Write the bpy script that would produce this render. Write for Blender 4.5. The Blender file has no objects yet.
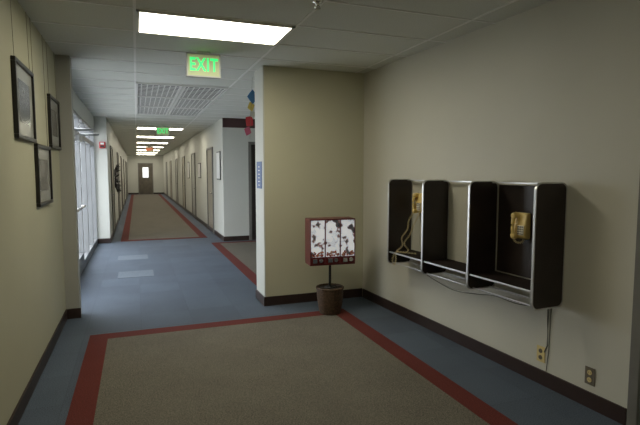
import bpy, bmesh, math, random
from mathutils import Matrix, Vector
random.seed(4)
D=bpy.data
SC=bpy.context.scene
COL=SC.collection
SC.view_settings.view_transform='Standard'

# ---------------------------------------------------------------- materials
def mat(name,col,rough=.6,metal=0.0,noise=0.0,nscale=20,bump=0.0,emit=None,estr=0.0,bscale=None,spec=None):
    m=D.materials.new(name); m.use_nodes=True
    nt=m.node_tree; N=nt.nodes; L=nt.links
    b=N['Principled BSDF']
    c=(col[0],col[1],col[2],1)
    b.inputs['Base Color'].default_value=c
    b.inputs['Roughness'].default_value=rough
    b.inputs['Metallic'].default_value=metal
    if spec is not None: b.inputs['Specular IOR Level'].default_value=spec
    tc=N.new('ShaderNodeTexCoord')
    if noise>0:
        n=N.new('ShaderNodeTexNoise'); n.inputs['Scale'].default_value=nscale; n.inputs['Detail'].default_value=6
        L.new(tc.outputs['Object'],n.inputs['Vector'])
        r=N.new('ShaderNodeValToRGB')
        r.color_ramp.elements[0].position=.3; r.color_ramp.elements[1].position=.7
        r.color_ramp.elements[0].color=tuple(max(0,x*(1-noise)) for x in col)+(1,)
        r.color_ramp.elements[1].color=tuple(min(1,x*(1+noise)) for x in col)+(1,)
        L.new(n.outputs['Fac'],r.inputs['Fac']); L.new(r.outputs['Color'],b.inputs['Base Color'])
    if bump>0:
        n2=N.new('ShaderNodeTexNoise'); n2.inputs['Scale'].default_value=bscale or nscale; n2.inputs['Detail'].default_value=3
        L.new(tc.outputs['Object'],n2.inputs['Vector'])
        bp=N.new('ShaderNodeBump'); bp.inputs['Strength'].default_value=bump; bp.inputs['Distance'].default_value=.005
        L.new(n2.outputs['Fac'],bp.inputs['Height']); L.new(bp.outputs['Normal'],b.inputs['Normal'])
    if emit:
        b.inputs['Emission Color'].default_value=(emit[0],emit[1],emit[2],1)
        b.inputs['Emission Strength'].default_value=estr
    return m

def carpet_mat(name,c1,c2,scale=140,lo=.32,hi=.68,tiles=False):
    m=D.materials.new(name); m.use_nodes=True
    nt=m.node_tree; N=nt.nodes; L=nt.links; b=N['Principled BSDF']
    b.inputs['Roughness'].default_value=.75 if tiles else .9; b.inputs['Specular IOR Level'].default_value=.3 if tiles else .2
    tc=N.new('ShaderNodeTexCoord')
    n=N.new('ShaderNodeTexNoise'); n.inputs['Scale'].default_value=scale; n.inputs['Detail'].default_value=2
    L.new(tc.outputs['Object'],n.inputs['Vector'])
    n3=N.new('ShaderNodeTexNoise'); n3.inputs['Scale'].default_value=2.5; n3.inputs['Detail'].default_value=5
    L.new(tc.outputs['Object'],n3.inputs['Vector'])
    mx=N.new('ShaderNodeMath'); mx.operation='MULTIPLY_ADD'; mx.inputs[1].default_value=.14; 
    L.new(n3.outputs['Fac'],mx.inputs[0]); 
    m2=N.new('ShaderNodeMath'); m2.operation='MULTIPLY'; m2.inputs[1].default_value=.86
    L.new(n.outputs['Fac'],m2.inputs[0]); L.new(m2.outputs[0],mx.inputs[2])
    r=N.new('ShaderNodeValToRGB'); r.color_ramp.elements[0].position=lo; r.color_ramp.elements[1].position=hi
    r.color_ramp.elements[0].color=c1+(1,); r.color_ramp.elements[1].color=c2+(1,)
    L.new(mx.outputs[0],r.inputs['Fac'])
    if tiles:
        bk=N.new('ShaderNodeTexBrick'); bk.offset=0; bk.inputs['Scale'].default_value=1; bk.inputs['Brick Width'].default_value=.5; bk.inputs['Row Height'].default_value=.5
        bk.inputs['Mortar Size'].default_value=.003; bk.inputs['Color1'].default_value=(.90,.90,.90,1); bk.inputs['Color2'].default_value=(1.08,1.08,1.08,1); bk.inputs['Mortar'].default_value=(.8,.8,.8,1)
        L.new(tc.outputs['Object'],bk.inputs['Vector'])
        mm=N.new('ShaderNodeMixRGB'); mm.blend_type='MULTIPLY'; mm.inputs[0].default_value=1
        L.new(r.outputs['Color'],mm.inputs[1]); L.new(bk.outputs['Color'],mm.inputs[2]); L.new(mm.outputs[0],b.inputs['Base Color'])
    else:
        L.new(r.outputs['Color'],b.inputs['Base Color'])
    bp=N.new('ShaderNodeBump'); bp.inputs['Strength'].default_value=.3; bp.inputs['Distance'].default_value=.003
    L.new(n.outputs['Fac'],bp.inputs['Height']); L.new(bp.outputs['Normal'],b.inputs['Normal'])
    return m

M_wall_r=mat('paint_grey_beige',(.53,.515,.44),.55,noise=.03,nscale=1.5,bump=.08,bscale=180)
M_wall_b=mat('paint_cream',(.52,.505,.375),.6,noise=.03,nscale=1.5,bump=.08,bscale=180)
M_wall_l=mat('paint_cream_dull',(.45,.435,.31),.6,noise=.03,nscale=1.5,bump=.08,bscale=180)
M_wall_w=mat('paint_pale_grey',(.53,.535,.49),.6,noise=.02,nscale=1.5)
M_pier=mat('paint_pier_grey',(.38,.378,.34),.6,noise=.03,nscale=2)
M_ceil=mat('ceiling_tile',(.64,.655,.605),.9,noise=.06,nscale=90,bump=.3,bscale=140)
M_tbar=mat('ceiling_bar_white',(.80,.80,.77),.5)
M_base=mat('vinyl_base_maroon',(.030,.016,.013),.4,noise=.1,nscale=8)
M_blue=carpet_mat('carpet_blue',(.044,.058,.082),(.120,.150,.194),tiles=True)
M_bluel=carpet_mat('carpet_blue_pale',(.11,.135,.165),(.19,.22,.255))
M_taupe=carpet_mat('carpet_taupe',(.068,.061,.049),(.222,.203,.165),scale=135)
M_red=carpet_mat('carpet_red',(.075,.016,.013),(.165,.038,.031))
M_lens=mat('lamp_diffuser',(.9,.9,.85),.5,emit=(1,.94,.75),estr=15)
M_lens3=mat('lamp_diffuser_dim',(.9,.9,.85),.5,emit=(1,.94,.76),estr=10)
M_lens2=mat('lamp_diffuser_corridor',(.9,.9,.85),.5,emit=(1,.93,.76),estr=14)
M_white=mat('enamel_white',(.75,.75,.72),.4,noise=.02,nscale=10)
M_alu=mat('aluminium_trim',(.58,.58,.57),.35,1.0,noise=.05,nscale=40)
M_chrome=mat('chrome',(.75,.75,.75),.12,1.0,noise=.02,nscale=40)
M_brown=mat('laminate_dark_brown',(.020,.013,.011),.35,noise=.3,nscale=6)
M_shelf=mat('shelf_dark_brown',(.018,.012,.010),.85,noise=.3,nscale=6,spec=.15)
M_dark=mat('black_plastic',(.012,.012,.013),.4,noise=.1,nscale=20)
M_yel=mat('phone_yellow',(.70,.52,.18),.35,noise=.04,nscale=12)
M_yel2=mat('cord_yellow',(.55,.46,.24),.5,noise=.04,nscale=12)
M_keys=mat('phone_keys',(.75,.70,.55),.4,noise=.05,nscale=30)
M_outlet=mat('outlet_ivory',(.62,.50,.22),.45,noise=.03,nscale=10)
M_outb=mat('outlet_plate_brown',(.13,.11,.08),.5,noise=.05,nscale=10)
M_cable=mat('cable_grey',(.13,.125,.10),.6,noise=.05,nscale=30)
M_maroon=mat('enamel_maroon',(.11,.010,.012),.3,noise=.1,nscale=8)
M_redp=mat('enamel_red',(.50,.03,.03),.35,noise=.05,nscale=10)
M_sheet=mat('paper_sheet',(.75,.75,.74),.5,noise=.03,nscale=9)
M_steel=mat('steel_frame',(.40,.41,.41),.45,.2,noise=.05,nscale=10)
M_sf=mat('storefront_frame',(.20,.205,.21),.45,.2,noise=.05,nscale=10)
M_doorw=mat('door_tan',(.34,.31,.25),.45,noise=.1,nscale=5)
M_doorb=mat('door_grey_brown',(.11,.095,.075),.45,noise=.2,nscale=5)
M_doorg=mat('door_grey',(.34,.34,.32),.5,noise=.05,nscale=5)
M_dframe=mat('door_frame_dark',(.16,.155,.14),.45,noise=.08,nscale=8)
M_header=mat('header_maroon',(.06,.025,.025),.5,noise=.08,nscale=8)
M_black=mat('frame_black',(.012,.011,.010),.35,noise=.1,nscale=10)
M_matb=mat('picture_mat_grey',(.33,.33,.30),.25,noise=.02,nscale=10)
M_signblue=mat('sign_blue',(.015,.07,.24),.4,noise=.03,nscale=10)
M_conc=mat('concrete_outside',(.5,.5,.49),.9,noise=.1,nscale=2)
M_soil=mat('basket_fill',(.03,.022,.015),.9,noise=.3,nscale=50)
M_void=mat('duct_dark',(.085,.085,.08),.8,noise=.1,nscale=8)
M_wick=mat('wicker_brown',(.085,.050,.028),.7,noise=.45,nscale=45)

def art_mat(name,stops,sc=7,detail=8,emit=0):
    m=D.materials.new(name); m.use_nodes=True; nt=m.node_tree; N=nt.nodes; L=nt.links; b=N['Principled BSDF']
    b.inputs['Roughness'].default_value=.15
    tc=N.new('ShaderNodeTexCoord'); n=N.new('ShaderNodeTexNoise'); n.inputs['Scale'].default_value=sc; n.inputs['Detail'].default_value=detail
    L.new(tc.outputs['Object'],n.inputs['Vector'])
    r=N.new('ShaderNodeValToRGB'); e=r.color_ramp.elements
    e[0].position=stops[0][0]; e[0].color=stops[0][1]+(1,); e[1].position=stops[-1][0]; e[1].color=stops[-1][1]+(1,)
    for p,c in stops[1:-1]:
        k=e.new(p); k.color=c+(1,)
    L.new(n.outputs['Fac'],r.inputs['Fac']); L.new(r.outputs['Color'],b.inputs['Base Color'])
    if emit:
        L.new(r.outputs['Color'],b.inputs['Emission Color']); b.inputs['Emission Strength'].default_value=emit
    return m
M_art=art_mat('photo_print_grey',[(.35,(.05,.05,.05)),(.5,(.14,.14,.14)),(.65,(.26,.26,.25))])
M_candy=art_mat('candy_mix',[(.35,(.02,.02,.02)),(.5,(.5,.10,.06)),(.65,(.6,.5,.3))],40)
M_glarecard=art_mat('glare_card',[(.30,(.04,.04,.045)),(.40,(.08,.08,.08)),(.425,(.25,.12,.11)),(.45,(.62,.65,.70)),(.55,(.88,.9,.93)),(.75,(.9,.92,.95))],11,2,emit=.42)  # white tone and glow stand in for daylight reflected in the machine front

def glass(nm='pane_glass',k=.05):
    m=D.materials.new(nm); m.use_nodes=True; nt=m.node_tree; N=nt.nodes; L=nt.links
    N.remove(N['Principled BSDF']); o=N['Material Output']
    t=N.new('ShaderNodeBsdfTransparent'); g=N.new('ShaderNodeBsdfGlossy'); g.inputs['Roughness'].default_value=.02
    mx=N.new('ShaderNodeMixShader'); mx.inputs[0].default_value=k; L.new(t.outputs[0],mx.inputs[1]); L.new(g.outputs[0],mx.inputs[2])
    L.new(mx.outputs[0],o.inputs['Surface']); return m
M_glass=glass()
M_exitbox=mat('exit_panel',(.35,.40,.22),.4,emit=(.55,.60,.30),estr=.25)
M_exitlet=mat('exit_green',(.05,.8,.25),.4,emit=(.02,.95,.20),estr=.85)
M_exitred=mat('exit_red',(.7,.05,.03),.4,emit=(1,.12,.05),estr=.9)
M_lit=mat('door_pane_lit',(.8,.8,.75),.3,emit=(.9,.95,1),estr=1.0)

# ---------------------------------------------------------------- builder
class B:
    def __init__(s): s.bm=bmesh.new(); s.mats=[]; s.mi=0
    def use(s,m):
        if m not in s.mats: s.mats.append(m)
        s.mi=s.mats.index(m); return s
    def _add(s,t,smooth=False):
        bmesh.ops.recalc_face_normals(t,faces=t.faces[:])
        for f in t.faces: f.material_index=s.mi; f.smooth=smooth
        me=D.meshes.new('tmp'); t.to_mesh(me); t.free(); s.bm.from_mesh(me); D.meshes.remove(me)
    def box(s,x0,x1,y0,y1,z0,z1,bev=0,rot=None,seg=2):
        t=bmesh.new()
        c=Vector(((x0+x1)/2,(y0+y1)/2,(z0+z1)/2))
        bmesh.ops.create_cube(t,size=1,matrix=Matrix.Translation(c)@(rot or Matrix())@Matrix.Diagonal((abs(x1-x0),abs(y1-y0),abs(z1-z0),1)))
        if bev: bmesh.ops.bevel(t,geom=t.edges[:],offset=bev,segments=seg,profile=.5,affect='EDGES')
        s._add(t); return s
    def cyl(s,p0,p1,r0,r1=None,seg=20):
        if r1 is None: r1=r0
        p0=Vector(p0);p1=Vector(p1); d=p1-p0
        t=bmesh.new()
        q=d.to_track_quat('Z','Y').to_matrix().to_4x4()
        bmesh.ops.create_cone(t,cap_ends=True,segments=seg,radius1=r0,radius2=r1,depth=d.length,matrix=Matrix.Translation((p0+p1)/2)@q)
        s._add(t,False)
        return s
    def ball(s,c,r,sc=(1,1,1)):
        t=bmesh.new(); bmesh.ops.create_uvsphere(t,u_segments=16,v_segments=10,radius=r,matrix=Matrix.Translation(c)@Matrix.Diagonal(sc+(1,)))
        s._add(t,True); return s
    def lathe(s,prof,c=(0,0),seg=28,mod=None):
        t=bmesh.new(); rings=[]
        for j,(r,z) in enumerate(prof):
            R=[]
            for i in range(seg):
                th=2*math.pi*i/seg; rr=r+(mod(th,j) if mod else 0)
                R.append(t.verts.new((c[0]+rr*math.cos(th),c[1]+rr*math.sin(th),z)))
            rings.append(R)
        for a,b in zip(rings,rings[1:]):
            for i in range(seg): t.faces.new((a[i],a[(i+1)%seg],b[(i+1)%seg],b[i]))
        if prof[0][0]>1e-4: t.faces.new(rings[0])
        if prof[-1][0]>1e-4: t.faces.new(rings[-1])
        s._add(t,True); return s
    def tube(s,pts,r,seg=6,closed=False):
        pts=[Vector(p) for p in pts]; t=bmesh.new(); rings=[]
        n=len(pts); up=Vector((0,0,1))
        for i,p in enumerate(pts):
            if closed: d=pts[(i+1)%n]-pts[i-1]
            else: d=pts[min(i+1,n-1)]-pts[max(i-1,0)]
            d.normalize()
            a=d.cross(up)
            if a.length<1e-3: a=d.cross(Vector((1,0,0)))
            a.normalize(); b=d.cross(a)
            rr=r[i] if isinstance(r,(list,tuple)) else r
            rings.append([t.verts.new(p+a*rr*math.cos(2*math.pi*k/seg)+b*rr*math.sin(2*math.pi*k/seg)) for k in range(seg)])
        rng=range(n) if closed else range(n-1)
        for i in rng:
            A=rings[i];C=rings[(i+1)%n]
            for k in range(seg): t.faces.new((A[k],A[(k+1)%seg],C[(k+1)%seg],C[k]))
        if not closed:
            t.faces.new(rings[0]); t.faces.new(rings[-1])
        s._add(t,True); return s
    def prism(s,outline,axis,a,b):
        t=bmesh.new()
        def P(u,v,w):
            return {'x':(w,u,v),'y':(u,w,v),'z':(u,v,w)}[axis]
        va=[t.verts.new(P(u,v,a)) for u,v in outline]; vb=[t.verts.new(P(u,v,b)) for u,v in outline]
        n=len(outline)
        t.faces.new(va); t.faces.new(vb)
        for i in range(n): t.faces.new((va[i],va[(i+1)%n],vb[(i+1)%n],vb[i]))
        s._add(t); return s
    def done(s,name,parent=None,loc=(0,0,0),label=None,category=None,kind=None,matrix=None,group=None):
        me=D.meshes.new(name); s.bm.to_mesh(me); s.bm.free()
        for m in s.mats: me.materials.append(m)
        o=D.objects.new(name,me); COL.objects.link(o)
        if parent: o.parent=parent
        o.location=loc
        if matrix is not None: o.matrix_world=matrix
        if label: o['label']=label
        if category: o['category']=category
        if kind: o['kind']=kind
        if group: o['group']=group
        return o

def thing(name,label,category,loc=(0,0,0),rz=0,group=None):
    e=D.objects.new(name,None); COL.objects.link(e); e.empty_display_size=.1
    e.location=loc; e.rotation_euler=(0,0,rz); e['label']=label; e['category']=category
    if group: e['group']=group
    return e
def copy_thing(root,loc,rz=None,label=None):
    r=root.copy(); COL.objects.link(r); r.location=loc
    if rz is not None: r.rotation_euler=(0,0,rz)
    if label: r['label']=label
    def rec(src,dst):
        for c in list(src.children):
            k=c.copy(); COL.objects.link(k); k.parent=dst; rec(c,k)
    rec(root,r); return r
def text_mesh(name,body,size,depth,m,parent,matrix,bold=0):
    c=D.curves.new(name,'FONT'); c.body=body; c.size=size; c.extrude=depth; c.align_x='CENTER'; c.align_y='CENTER'; c.offset=bold
    c.space_character=1.12
    o=D.objects.new(name,c); COL.objects.link(o)
    bpy.context.view_layer.update()
    me=D.meshes.new_from_object(o); D.objects.remove(o)
    me.materials.clear(); me.materials.append(m)
    t=D.objects.new(name,me); COL.objects.link(t)
    t.parent=parent; t.matrix_local=matrix
    return t
def rrect(u0,u1,v0,v1,r,n=5):
    pts=[]
    cs=[(u1-r,v1-r,0),(u0+r,v1-r,90),(u0+r,v0+r,180),(u1-r,v0+r,270)]
    for k,(cu,cv,a) in enumerate(cs):
        for i in range(n+1):
            t=math.radians(a+90*i/n); pts.append((cu+r*math.cos(t),cv+r*math.sin(t)))
    return pts

H=2.70
def sbox(name,dims,m,bev=0):
    b=B().use(m); b.box(*dims,bev=bev); return b.done(name,kind='structure')

# ---------------------------------------------------------------- shell
PHI=math.atan(.05)
WR=Matrix.Translation((2.835,0,0))@Matrix.Rotation(PHI,4,'Z')   # right wall frame: local x<0 is into the room
sbox('floor',(-1.05,5.2,-2.65,36.15,-.1,0),M_blue)
sbox('ceiling',(-1.05,5.2,-2.65,36.15,H,H+.1),M_ceil)
sbox('wall_left',(-.88,-.73,-2.5,5.6,0,H),M_wall_l)
sbox('wall_left_pier',(-.88,-.60,5.6,5.76,0,H),M_pier)
sbox('wall_left_header',(-.95,-.81,5.76,11.4,2.42,H),M_wall_w)
sbox('wall_corridor_left',(-1.0,-.57,11.4,36,0,H),M_wall_w)
sbox('wall_corridor_right',(1.78,1.93,10.8,36,0,H),M_wall_w)
sbox('wall_recess_back',(1.93,5.1,10.8,10.95,0,H),M_wall_w)
sbox('wall_recess_right',(5.1,5.2,5.3,10.95,0,H),M_wall_w)
sbox('wall_back',(1.35,5.1,5.36,5.75,0,H),M_wall_b)
sbox('wall_back_end',(1.335,1.35,5.36,5.76,0,H),M_wall_w)
sbox('wall_end',(-1.0,1.93,36,36.15,0,H),M_wall_w)
sbox('wall_entry',(-.88,3.3,-2.65,-2.5,0,H),M_wall_l)
b=B().use(M_wall_r); b.box(0,.15,-2.52,1.02,0,H); b.box(0,.15,1.94,5.36,0,H); b.box(0,.15,1.02,1.94,2.0,H)
b.done('wall_right',kind='structure',matrix=WR)
sbox('ground',(-60,-1.06,-30,60,-.25,-.12),M_conc)
# baseboards
bh=.105
sbox('baseboard_left',(-.73,-.718,-2.5,5.6,0,bh),M_base)
sbox('baseboard_pier',(-.73,-.588,5.588,5.6,0,bh),M_base)
b=B().use(M_base); b.box(-.012,0,2.01,5.34,0,bh); b.done('baseboard_right',kind='structure',matrix=WR)
sbox('baseboard_back',(1.323,2.56,5.348,5.36,0,bh),M_base)
sbox('baseboard_back_end',(1.323,1.335,5.36,5.77,0,bh),M_base)
sbox('baseboard_recess',(1.768,5.1,10.788,10.8,0,bh),M_base)
sbox('baseboard_corridor_right',(1.768,1.78,10.8,36,0,bh),M_base)
sbox('baseboard_corridor_left',(-.57,-.558,11.4,36,0,bh),M_base)
sbox('baseboard_stub',(-.86,-.558,11.388,11.4,0,bh),M_base)
sbox('baseboard_end',(-.558,1.768,35.988,36,0,bh),M_base)
sbox('trim_recess_header',(1.78,5.1,10.76,10.80,2.50,H),M_header)

# ceiling grid bars
b=B().use(M_tbar); gx0,gy0=.02,3.83; w=.011
for i in range(-1,5):
    x=gx0+1.22*i
    if x<-.7 or x>5: continue
    b.box(x-w,x+w,-2.5,36,H-.004,H)
for j in range(-10,53):
    y=gy0+.61*j
    b.box(-.81,5.1 if y<11 else 1.78,y-w,y+w,H-.0045,H)
b.done('trim_ceiling_grid',kind='structure')

# ---------------------------------------------------------------- carpets
def carpet(label,x0,x1,y0,y1,w=.16):
    e=thing('inlaid_carpet',label,'carpet',((x0+x1)/2,(y0+y1)/2,0))
    a=(x1-x0)/2; c=(y1-y0)/2
    B().use(M_taupe).box(-a+w,a-w,-c+w,c-w,0,.006).done('carpet_field',e)
    b=B().use(M_red)
    b.box(-a,-a+w,-c,c,0,.007); b.box(a-w,a,-c,c,0,.007); b.box(-a+w,a-w,-c,-c+w,0,.007); b.box(-a+w,a-w,c-w,c,0,.007)
    b.done('carpet_border',e,label='dark red border strip')
carpet('taupe lobby carpet inset with dark red border on blue floor',-.45,2.12,-1.6,4.93)
carpet('long taupe corridor carpet runner with dark red border',-.37,1.51,11.55,35.4)
carpet('taupe alcove carpet inset with dark red border',1.47,4.8,6.0,10.62)
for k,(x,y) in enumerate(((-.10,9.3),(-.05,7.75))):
    sbox('floor_pale_patch',(x-.25,x+.25,y-.24,y+.24,0,.004),M_bluel)  # thin slabs in a paler blue than the floor around

# ---------------------------------------------------------------- ceiling lamps
def troffer(x0,x1,y0,y1,label,lm):
    e=thing('ceiling_lamp',label,'ceiling light',((x0+x1)/2,(y0+y1)/2,H),group='recessed fluorescent ceiling lights')
    a=(x1-x0)/2; c=(y1-y0)/2; f=.025
    b=B().use(M_white)
    b.box(-a,a,-c,-c+f,-.018,-.004); b.box(-a,a,c-f,c,-.018,-.004); b.box(-a,-a+f,-c,c,-.018,-.004); b.box(a-f,a,-c,c,-.018,-.004)
    b.done('lamp_frame',e)
    B().use(lm).box(-a+f,a-f,-c+f,c-f,-.014,-.006).done('lamp_diffuser',e,label='glowing prismatic diffuser')
    return e
troffer(.03,1.23,3.84,4.43,'lit rectangular fluorescent ceiling light with white frame',M_lens)
troffer(.03,1.23,.18,.77,'lit rectangular fluorescent ceiling light with white frame',M_lens3)
e0=troffer(.03,1.23,13.60,14.19,'lit fluorescent ceiling light in the long corridor',M_lens2)
for k in range(1,7):
    copy_thing(e0,(.63,13.895+3.45*k,H))

# eggcrate grilles
e=thing('ceiling_grille','white eggcrate grille panel set in tiled ceiling','vent grille',(.32,7.48,H),group='eggcrate ceiling grilles')
b=B().use(M_white); a=.295;c=.595
for s_ in (-1,1):
    b.box(s_*a,s_*(a-.03),-c,c,-.022,0); b.box(-a+.03,a-.03,s_*c,s_*(c-.03),-.022,0)
b.done('grille_frame',e)
b=B().use(M_tbar)
for i in range(1,8): x=-a+i*2*a/8; b.box(x-.007,x+.007,-c+.03,c-.03,-.008,-.004)
for i in range(1,10): y=-c+i*2*c/10; b.box(-a+.03,a-.03,y-.018,y+.018,-.008,-.004)
b.done('grille_lattice',e)
B().use(M_void).box(-a+.01,a-.01,-c+.01,c-.01,-.004,-.001).done('grille_backing',e)
for i in range(3):
    for j in range(2):
        if i==0 and j==0: continue
        copy_thing(e,(.32+.61*j,7.48+1.22*i,H))

# sprinkler
e=thing('fire_sprinkler','small chrome fire sprinkler head on ceiling tile','sprinkler',(1.2,3.25,H))
B().use(M_chrome).lathe([(.035,0),(.034,-.008),(.012,-.012),(.012,-.03),(.0,-.03)]).done('escutcheon',e)
B().use(M_chrome).lathe([(.0,-.045),(.022,-.047),(.022,-.050),(0,-.05)]).tube([(.012,0,-.03),(.018,0,-.038),(.004,0,-.047)],.003).tube([(-.012,0,-.03),(-.018,0,-.038),(-.004,0,-.047)],.003).done('deflector',e)

# ---------------------------------------------------------------- exit signs
def exitsign(x,y,label,boxm,letm,wd=.325,ht=.225):
    e=thing('exit_sign',label,'exit sign',(x,y,H))
    b=B().use(M_white); b.box(-.06,.06,-.03,.03,-.02,0,bev=.004)
    b.done('ceiling_mount',e)
    b=B().use(M_steel)
    t=.012
    b.box(-wd/2,wd/2,-.03,.03,-.02-t,-.02); b.box(-wd/2,wd/2,-.03,.03,-.02-ht,-.02-ht+t)
    b.box(-wd/2,-wd/2+t,-.03,.03,-.02-ht+t,-.02-t); b.box(wd/2-t,wd/2,-.03,.03,-.02-ht+t,-.02-t)
    b.done('sign_housing',e)
    B().use(boxm).box(-wd/2+t,wd/2-t,-.026,.026,-.02-ht+t,-.02-t).done('sign_panel',e,label='softly glowing pale panel')
    text_mesh('sign_lettering','EXIT',.175,.002,letm,e,Matrix.Translation((0,-.029,-.02-ht/2))@Matrix.Rotation(math.pi/2,4,'X')@Matrix.Diagonal((.70,1,1,1)),bold=.0035)
exitsign(.645,4.98,'glowing green EXIT sign hanging below ceiling tiles',M_exitbox,M_exitlet)
exitsign(.66,13.2,'glowing green EXIT sign under the long corridor ceiling',M_exitbox,M_exitlet)
exitsign(.60,24.0,'glowing red EXIT sign under the long corridor ceiling',M_exitbox,M_exitred)

# ---------------------------------------------------------------- framed pictures on left wall
def picture(y0,y1,z0,z1,label,name='framed_picture'):
    e=thing(name,label,'picture frame',(-.73,(y0+y1)/2,z0),group='black framed photographs hung on wires')
    a=(y1-y0)/2; h=z1-z0; f=.028
    b=B().use(M_black)
    b.box(0,.028,-a,a,0,f,bev=.004); b.box(0,.028,-a,a,h-f,h,bev=.004); b.box(0,.028,-a,-a+f,f,h-f,bev=.004); b.box(0,.028,a-f,a,f,h-f,bev=.004)
    b.done('frame',e)
    B().use(M_matb).box(.004,.012,-a+f,a-f,f,h-f).done('picture_mat',e)
    B().use(M_art).box(.012,.014,-a+f+.10,a-f-.10,f+.09,h-f-.09).done('print',e)
    for s_ in (-1,1):
        B().use(M_cable).cyl((.010,s_*(a-.06),h-.01),(.004,s_*(a-.06),H-z0),.0015,seg=6).done('hanging_wire',e)
picture(3.66,4.27,1.75,2.27,'black framed grey photograph hung alone on cream wall by wires')
picture(5.00,5.57,1.75,2.23,'black framed grey photograph hung on wires beside the pier')
picture(4.29,4.92,1.26,1.75,'black framed grey photograph hung lower between two others')

# ---------------------------------------------------------------- storefront
ys=[5.78,6.70,7.62,8.54,9.46,10.38,11.36]
for k in range(6):
    y0,y1=ys[k],ys[k+1]; isdoor=k in (1,2)
    nm='door_%d'%(k) if isdoor else 'window_%d'%(k+1)
    T_=2.42
    b=B().use(M_sf); X0,X1=-.90,-.82; f=.04
    b.box(X0,X1,y0,y0+f,0,T_); b.box(X0,X1,y1-f,y1,0,T_)
    b.box(X0,X1,y0+f,y1-f,0,.25 if isdoor else .12); b.box(X0,X1,y0+f,y1-f,2.06,2.14); b.box(X0,X1,y0+f,y1-f,T_-.05,T_)
    if isdoor:
        b.use(M_alu); b.tube([(X1+.0,y0+.12,1.0),(X1+.05,y0+.12,1.0),(X1+.05,y1-.12,1.0),(X1,y1-.12,1.0)],.018,8)
        b.use(M_steel); b.box(X1,X1+.08,y0+.12,y0+.50,1.97,2.06,bev=.006); b.tube([(X1+.03,y0+.3,2.06),(X1+.30,y0+.5,2.09),(X1+.03,y0+.75,2.12)],.014,6)
    b.use(M_glass); b.box(-.872,-.868,y0+f,y1-f,.10,2.08); b.box(-.872,-.868,y0+f,y1-f,2.12,T_-.04)
    b.done(nm,kind='structure')

# ---------------------------------------------------------------- phone booths (right wall frame)
def wr_thing(name,label,cat,lx,ly,z,group=None):
    p=WR@Vector((lx,ly,z)); return thing(name,label,cat,p,PHI,group)
Y0,Y1=2.49,4.33; z0,z1=.61,1.462; dep=.285
parts_y=[Y0+.010,3.135,3.74,Y1-.010]
booth=wr_thing('telephone_booth','dark brown wall mounted telephone booth row with aluminium trim','telephone booth',0,Y0,z0)
hh=z1-z0
for k,py in enumerate(parts_y):
    py-=Y0
    B().use(M_brown).prism(rrect(-dep+.004,-.004,.004,hh-.004,.044),'y',py-.007,py+.007).done('side_panel',booth)
    T=.0085
    o=rrect(-dep,-.001,0,hh,.052,n=8); i=rrect(-dep+.009,-.010,.009,hh-.009,.043,n=8)
    t=bmesh.new(); n=len(o); A=[];C=[];E=[];F=[]
    for (a_,b_),(c_,d_) in zip(o,i):
        A.append(t.verts.new((a_,py-T,b_))); C.append(t.verts.new((a_,py+T,b_)))
        E.append(t.verts.new((c_,py-T,d_))); F.append(t.verts.new((c_,py+T,d_)))
    for q in range(n):
        r=(q+1)%n
        t.faces.new((A[q],A[r],C[r],C[q])); t.faces.new((E[q],E[r],F[r],F[q])); t.faces.new((A[q],A[r],E[r],E[q])); t.faces.new((C[q],C[r],F[r],F[q]))
    b=B().use(M_alu); b._add(t); b.done('panel_trim',booth,label='aluminium edge trim with rounded corners')
for k in range(3):
    a_,c_=parts_y[k]-Y0+.0095,parts_y[k+1]-Y0-.0095
    b=B().use(M_shelf); b.box(-dep+.026,-.004,a_,c_,.117,.129); b.done('shelf',booth)
    b=B().use(M_alu); b.box(-dep+.014,-dep+.026,a_,c_,.115,.130,bev=.003); b.done('shelf_edge',booth,label='aluminium shelf nosing')
    b=B().use(M_alu); b.box(-dep+.050,-dep+.060,a_,c_,.010,.019,bev=.002); b.done('front_rail',booth,label='thin aluminium rail')
    b=B().use(M_alu); b.box(-.066,-.054,a_,c_,.004,.014); b.done('lower_rail',booth,label='thin aluminium rail')
    b=B().use(M_alu); b.box(-.066,-.054,a_,c_,hh-.018,hh-.008); b.done('upper_rail',booth,label='thin aluminium rail')
B().use(M_brown).box(-.012,-.001,.12,.620,.14,hh-.03,bev=.003).done('backboard',booth,label='dark brown phone backboard')

def smooth(pts,n=6):
    P=[Vector(p) for p in pts]; out=[]
    for i in range(len(P)-1):
        p0=P[max(i-1,0)];p1=P[i];p2=P[i+1];p3=P[min(i+2,len(P)-1)]
        for k in range(n):
            t=k/n
            out.append(.5*((2*p1)+(p2-p0)*t+(2*p0-5*p1+4*p2-p3)*t*t+(3*p1-p0-3*p2+p3)*t**3))
    out.append(P[-1]); return out
def helix(path,R,turns,r,b,seg=5,n=10):
    pts=smooth(path)
    L=[0]
    for a_,c_ in zip(pts,pts[1:]): L.append(L[-1]+(c_-a_).length)
    N=int(turns*n); out=[]
    for i in range(N+1):
        s_=L[-1]*i/N; k=0
        while k<len(L)-2 and L[k+1]<s_: k+=1
        f=(s_-L[k])/max(1e-6,L[k+1]-L[k]); p=pts[k].lerp(pts[k+1],f); d=(pts[k+1]-pts[k]).normalized()
        a_=d.cross(Vector((1,.2,.1))).normalized(); c_=d.cross(a_); th=2*math.pi*i/n
        out.append(p+a_*R*math.cos(th)+c_*R*math.sin(th))
    b.tube(out,r,seg)

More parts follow.
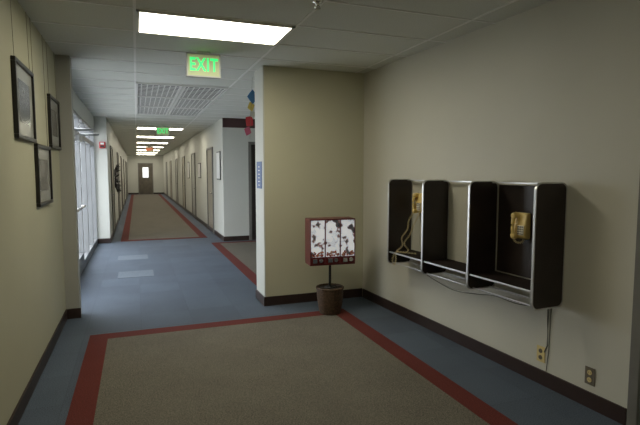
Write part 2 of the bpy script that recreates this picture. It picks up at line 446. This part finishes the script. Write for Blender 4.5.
def phone(label,ly,z,cordpath,x=-.013,sc=.85,cr=.0026):
    e=wr_thing('wall_telephone',label,'telephone',x,ly,z); e.scale=(sc,sc,sc)
    b=B().use(M_yel); 
    b.prism([(-.0,-.115),(-.045,-.115),(-.075,-.085),(-.075,-.02),(-.055,.08),(-.050,.115),(0,.115)],'y',-.065,.075)
    o=b.done('phone_body',e)
    md=o.modifiers.new('bev','BEVEL'); md.width=.014; md.segments=3
    b=B().use(M_keys)
    b.box(-.0785,-.073,-.055,.018,-.078,.006,bev=.002)
    b.use(M_outb)
    for r_ in range(4):
        for c_ in range(3):
            yy=-.051+c_*.023; zz=-.073+r_*.020
            b.box(-.081,-.0775,yy,yy+.016,zz,zz+.013)
    b.done('keypad',e)
    b=B().use(M_yel)
    hy=.045
    path=[(-.098+.016*abs(t)**2,hy,t*.085) for t in [-1+2*i/12 for i in range(13)]]
    b.tube([(p[0]-.006,p[1],p[2]) for p in path],[.014+.004*abs(-1+2*i/12) for i in range(13)],10)
    b.cyl((-.100,hy,.088),(-.062,hy,.094),.025,.027,18); b.cyl((-.100,hy,-.088),(-.068,hy,-.094),.025,.027,18)
    b.ball((-.098,hy,.088),.026,(.55,1,1)); b.ball((-.098,hy,-.088),.026,(.55,1,1))
    b.done('handset',e,label='curved yellow handset')
    b=B().use(M_yel2); helix(cordpath,.0085,sum((Vector(q)-Vector(p)).length for p,q in zip(cordpath,cordpath[1:]))/.012,cr,b)
    b.done('coiled_cord',e,label='coiled yellow cord')
    return e
phone('yellow push-button wall telephone on dark brown backboard',2.83,1.135,
      [(-.09,.045,-.11),(-.08,.03,-.14),(-.055,.0,-.15),(-.03,-.01,-.135),(-.02,0,-.11)],sc=.84)
e=phone('yellow wall telephone with long tangled cord on shelf',4.13,1.225,
      [(-.10,.045,-.11),(-.13,.09,-.20),(-.16,.07,-.30),(-.21,.11,-.40),(-.22,.08,-.49),(-.27,.12,-.56),(-.24,.03,-.565),(-.19,.0,-.54),(-.21,.06,-.46),(-.16,.02,-.36),(-.10,.03,-.25),(-.03,.02,-.11)],x=-.001,cr=.0022,sc=.85)
b=B().use(M_yel2); helix([(-.15,-.10,-.563),(-.22,.0,-.563),(-.31,.06,-.558),(-.348,.07,-.60),(-.348,.09,-.66),(-.348,.05,-.70),(-.348,.02,-.64),(-.342,.03,-.58)],.0085,30,.0022,b)
b.done('cord_end',e,label='coiled cord end over shelf edge')

# cables below booth
e=wr_thing('cable','thin grey cable drooping beneath the telephone booths','cable',0,4.0,.0)
b=B().use(M_cable); b.tube(smooth([(-.10,-.02,.60),(-.12,-.1,.575),(-.11,-.3,.53),(-.10,-.5,.505),(-.08,-.75,.53),(-.07,-.95,.56),(-.06,-1.15,.55),(-.03,-1.3,.565),(-.02,-1.38,.60)]),.004,6)
b.done('cable_run',e)
e=wr_thing('power_cable','grey cable running down wall from booth to outlet','cable',0,2.60,0)
B().use(M_cable).tube([(-.012,.0,.605),(-.006,.005,.5),(-.006,.0,.30),(-.022,.01,.25)],.005,6).done('plug_cord',e)
B().use(M_cable).tube([(-.006,-.02,.605),(-.006,-.015,.3),(-.008,0,.11)],.003,6).done('signal_wire',e)
def outlet(ly,z,label,plate,face):
    e=wr_thing('wall_outlet',label,'outlet',0,ly,z)
    B().use(plate).box(-.007,0,-.036,.036,-.058,.058,bev=.003).done('cover_plate',e)
    for s_ in (-1,1):
        b=B().use(face); b.cyl((-.010,0,s_*.024),(-.004,0,s_*.024),.016,seg=18)
        b.use(M_dark); b.box(-.0105,-.0095,-.007,-.005,s_*.024-.005,s_*.024+.005); b.box(-.0105,-.0095,.005,.007,s_*.024-.005,s_*.024+.005)
        b.done('socket',e)
outlet(2.655,.22,'yellowed ivory wall outlet with plugged cable below booth',M_outlet,M_outb)
outlet(2.262,.21,'brown and ivory double wall outlet near baseboard',M_outb,M_outlet)

# near right door
b=B().use(M_dframe)
b.box(-.02,.12,1.94,2.00,0,2.06,bev=.004); b.box(-.02,.12,.96,1.02,0,2.06,bev=.004); b.box(-.02,.12,1.02,1.94,2.0,2.06,bev=.004)
b.use(M_doorg); b.box(.04,.085,1.02,1.94,.01,2.0)
b.done('door_7',kind='structure',matrix=WR)

# ---------------------------------------------------------------- candy machine
e=thing('candy_vending_machine','red triple candy vending machine on pole in wicker basket','vending machine',(1.93,4.84,.007),rz=math.radians(-4))
rows=22
prof=[(.112+.030*math.sin(min(1,j/rows*1.1)*math.pi/2),.27*j/rows) for j in range(rows+1)]
b=B().use(M_wick); b.lathe(prof,seg=84,mod=lambda th,j: .0045*math.sin(14*th+math.pi*j))
b.lathe([(.138,.262),(.150,.268),(.153,.278),(.148,.288),(.136,.288),(.130,.28),(.130,.262)],seg=84,mod=lambda th,j:.0025*math.sin(28*th+j))
b.done('basket',e,label='woven dark brown wicker basket base')
B().use(M_soil).lathe([(.0,.276),(.130,.276),(.130,.272),(.0,.272)]).done('basket_filling',e)
B().use(M_dark).cyl((0,0,.27),(0,0,.54),.014).lathe([(.014,.276),(.06,.276),(.06,.284),(.014,.30)]).done('pole',e,label='black metal pole')
b=B().use(M_maroon)
bw=.25; bz=.56; tz=1.02; d=.105
b.box(-bw,bw,-d,d,bz-.02,bz,bev=.004)
b.box(-bw,bw,-d,d,tz,tz+.012,bev=.004)
b.box(-bw,bw,d-.012,d,bz,tz)
for x in (-bw,-bw/3-.004,bw/3-.004,bw-.008):
    b.box(x,x+.008,-d,d-.012,bz,tz)
b.done('cabinet',e,label='maroon metal cabinet')
for k in range(3):
    cx=-bw+ (k+.5)*2*bw/3; hw=bw/3-.007
    # card mesh carries its own offset so every card shows a different part of the print and painted glare
    B().use(M_glarecard).box(cx-hw,cx+hw,-d+.010,-d+.014,bz+.07,tz-.003).done('glare_card',e,label='glowing card with painted daylight glare and dark and red print')
    b=B().use(M_candy)
    for q in range(26):
        b.ball((cx+random.uniform(-hw+.012,hw-.012),-d+.0075,bz+.08+random.uniform(0,.045)*(1 if q%3 else .3)),.010,(1,.25,1))
    o=b.done('candy_pile',e,label='red and dark candy'); o['kind']='stuff'
    B().use(M_glass).box(cx-hw,cx+hw,-d+.002,-d+.004,bz+.07,tz).done('window',e,label='clear front window')
    B().use(M_maroon).box(cx-hw,cx+hw,-d+.003,d-.013,bz,bz+.068).done('front_plate',e)
    b=B().use(M_chrome); b.cyl((cx+.03,-d+.003,bz+.036),(cx+.03,-d-.016,bz+.036),.022); b.box(cx+.008,cx+.052,-d-.03,-d-.016,bz+.032,bz+.040,bev=.002)
    b.done('coin_knob',e,label='chrome coin knob')
    b=B().use(M_chrome); b.box(cx-.058,cx-.008,-d-.012,-d+.003,bz+.008,bz+.054,bev=.004); b.done('candy_flap',e,label='chrome dispensing flap')

# ---------------------------------------------------------------- blue sign & paper mobile
e=thing('wall_sign','narrow blue vertical sign with white markings on wall end','sign',(1.335,5.56,1.34))
B().use(M_signblue).box(-.006,0,-.12,.12,0,.31,bev=.002).done('sign_plate',e)
b=B().use(M_sheet)
for k in range(6):
    wv=[.03,.045,.03,.04,.035,.03][k]; b.box(-.0072,-.006,-wv,wv,.035+k*.042,.043+k*.042)
b.done('sign_marks',e)

e=thing('paper_mobile','colourful paper cut-outs hanging on a string from ceiling','hanging decoration',(1.375,6.05,H))
B().use(M_cable).cyl((0,0,0),(-.04,0,-.76),.0015,seg=6).done('string',e)
cols=[(.05,.18,.42),(.60,.48,.12),(.50,.50,.46),(.50,.03,.05),(.42,.08,.16)]
off=[.0,-.02,.0,-.04,-.06]; zs=[-.24,-.36,-.45,-.54,-.66]; rs=[.085,.06,.05,.075,.06]
for k,c in enumerate(cols):
    m=mat('paper_colour_%d'%k,c,.6,noise=.1,nscale=12)
    zz=zs[k]; xx=off[k]; a=rs[k]
    pts=[(xx+a*(1 if i%2==0 else .75)*math.cos(math.pi*i/4+.3*k)*.8,zz+a*(1.05 if i%2==0 else .8)*math.sin(math.pi*i/4+.3*k)) for i in range(8)]
    B().use(m).prism(pts,'y',-.003+.006*k,.0+.006*k).done('paper_cutout',e,label=['blue','yellow','white','red','pink'][k]+' paper cut-out')

# ---------------------------------------------------------------- corridor doors
def cdoor(n,side,y,m,h=2.1,w_=.92):
    X=1.78 if side>0 else -.57; s_=-side
    b=B().use(M_dframe); p=.03*s_
    xs=sorted((X,X+p))
    b.box(xs[0],xs[1],y-.05,y,0,h+.05); b.box(xs[0],xs[1],y+w_,y+w_+.05,0,h+.05); b.box(xs[0],xs[1],y,y+w_,h,h+.05)
    b.use(m); xs=sorted((X,X+.010*s_)); b.box(xs[0],xs[1],y,y+w_,.005,h)
    b.use(M_chrome); b.cyl((X,y+.08,1.0),(X+.07*s_,y+.08,1.0),.012); b.cyl((X+.06*s_,y+.08,1.0),(X+.06*s_,y+.20,1.0),.010)
    b.done('door_%d'%n,kind='structure')
n=8
for y in (12.3,16.2,19.8,23.5,27.5,31.5):
    cdoor(n,1,y,M_doorg if n%2 else M_doorw); n+=1
for y in (12.6,16.8,20.6,24.6,29.0,32.5):
    cdoor(n,-1,y,M_doorg if n%2 else M_doorw); n+=1
# end doors
b=B().use(M_dframe); b.box(.10,.16,35.95,36,0,2.15); b.box(1.02,1.08,35.95,36,0,2.15); b.box(.16,1.02,35.95,36,2.09,2.15)
b.use(M_doorb); b.box(.16,1.02,35.97,36,.01,2.09); b.use(M_lit); b.box(.40,.78,35.96,35.97,1.15,1.85)
b.done('door_30',kind='structure')
# alcove dark door
b=B().use(M_dframe); b.box(2.34,2.40,10.76,10.8,0,2.2); b.box(3.32,3.38,10.76,10.8,0,2.2); b.box(2.40,3.32,10.76,10.8,2.14,2.2); b.use(M_brown); b.box(2.40,3.32,10.78,10.8,.01,2.14)
b.done('door_31',kind='structure')

# corridor notice frames on right wall
for k,(y,z,wd,ht) in enumerate(((11.35,1.35,.5,.65),(15.0,1.35,.6,.45),(18.3,1.3,.5,.6))):
    e=thing('notice_board','dark framed notice board on corridor wall','notice board',(1.78,y,z),group='corridor notice boards')
    B().use(M_black).box(-.02,0,-wd/2,wd/2,0,ht,bev=.003).done('frame',e)
    B().use(M_sheet).box(-.024,-.02,-wd/2+.03,wd/2-.03,.03,ht-.03).done('notice_sheet',e)

# red alarm
e=thing('fire_alarm','small red fire alarm strobe on pier beside glass doors','fire alarm',(-.66,11.4,2.03))
B().use(M_redp).box(-.06,.06,-.045,0,0,.14,bev=.008).done('alarm_body',e)
B().use(M_white).box(-.035,.035,-.065,-.045,.08,.12,bev=.006).done('strobe_lens',e)
B().use(M_dark).box(-.04,.04,-.048,-.045,.02,.06).done('horn_grille',e)
e=thing('wall_wreath','black spiky leafy wreath hanging on corridor wall','wreath',(-.57,14.3,1.36))
b=B().use(M_dark); b.tube([(.035,.17*math.cos(a),.24*math.sin(a)) for a in [2*math.pi*i/24 for i in range(24)]],.02,8,closed=True); b.done('wreath_ring',e)
b=B().use(M_dark)
for i in range(60):
    a=random.uniform(0,2*math.pi); c=Vector((.035,.17*math.cos(a),.24*math.sin(a)))
    dv=Vector((random.uniform(.3,1.1),math.cos(a)+random.uniform(-.5,.5),math.sin(a)+random.uniform(-.5,.5))).normalized()*random.uniform(.10,.22)
    b.tube([c,c+dv*.5,c+dv],[.006,.016,.001],5)
o=b.done('leaves',e); o['kind']='stuff'

# ---------------------------------------------------------------- world
w=D.worlds.new('World'); SC.world=w; w.use_nodes=True
bg=w.node_tree.nodes['Background']; bg.inputs[0].default_value=(.88,.94,1,1); bg.inputs[1].default_value=6.5

# ---------------------------------------------------------------- camera
cam=D.cameras.new('Camera'); co=D.objects.new('Camera',cam); COL.objects.link(co)
cam.sensor_width=36; cam.lens=488*36/640; cam.clip_start=.02; cam.clip_end=200
co.location=(0,0,1.53); co.rotation_euler=(math.radians(90-4.74),0,math.radians(-20.55))
SC.camera=co
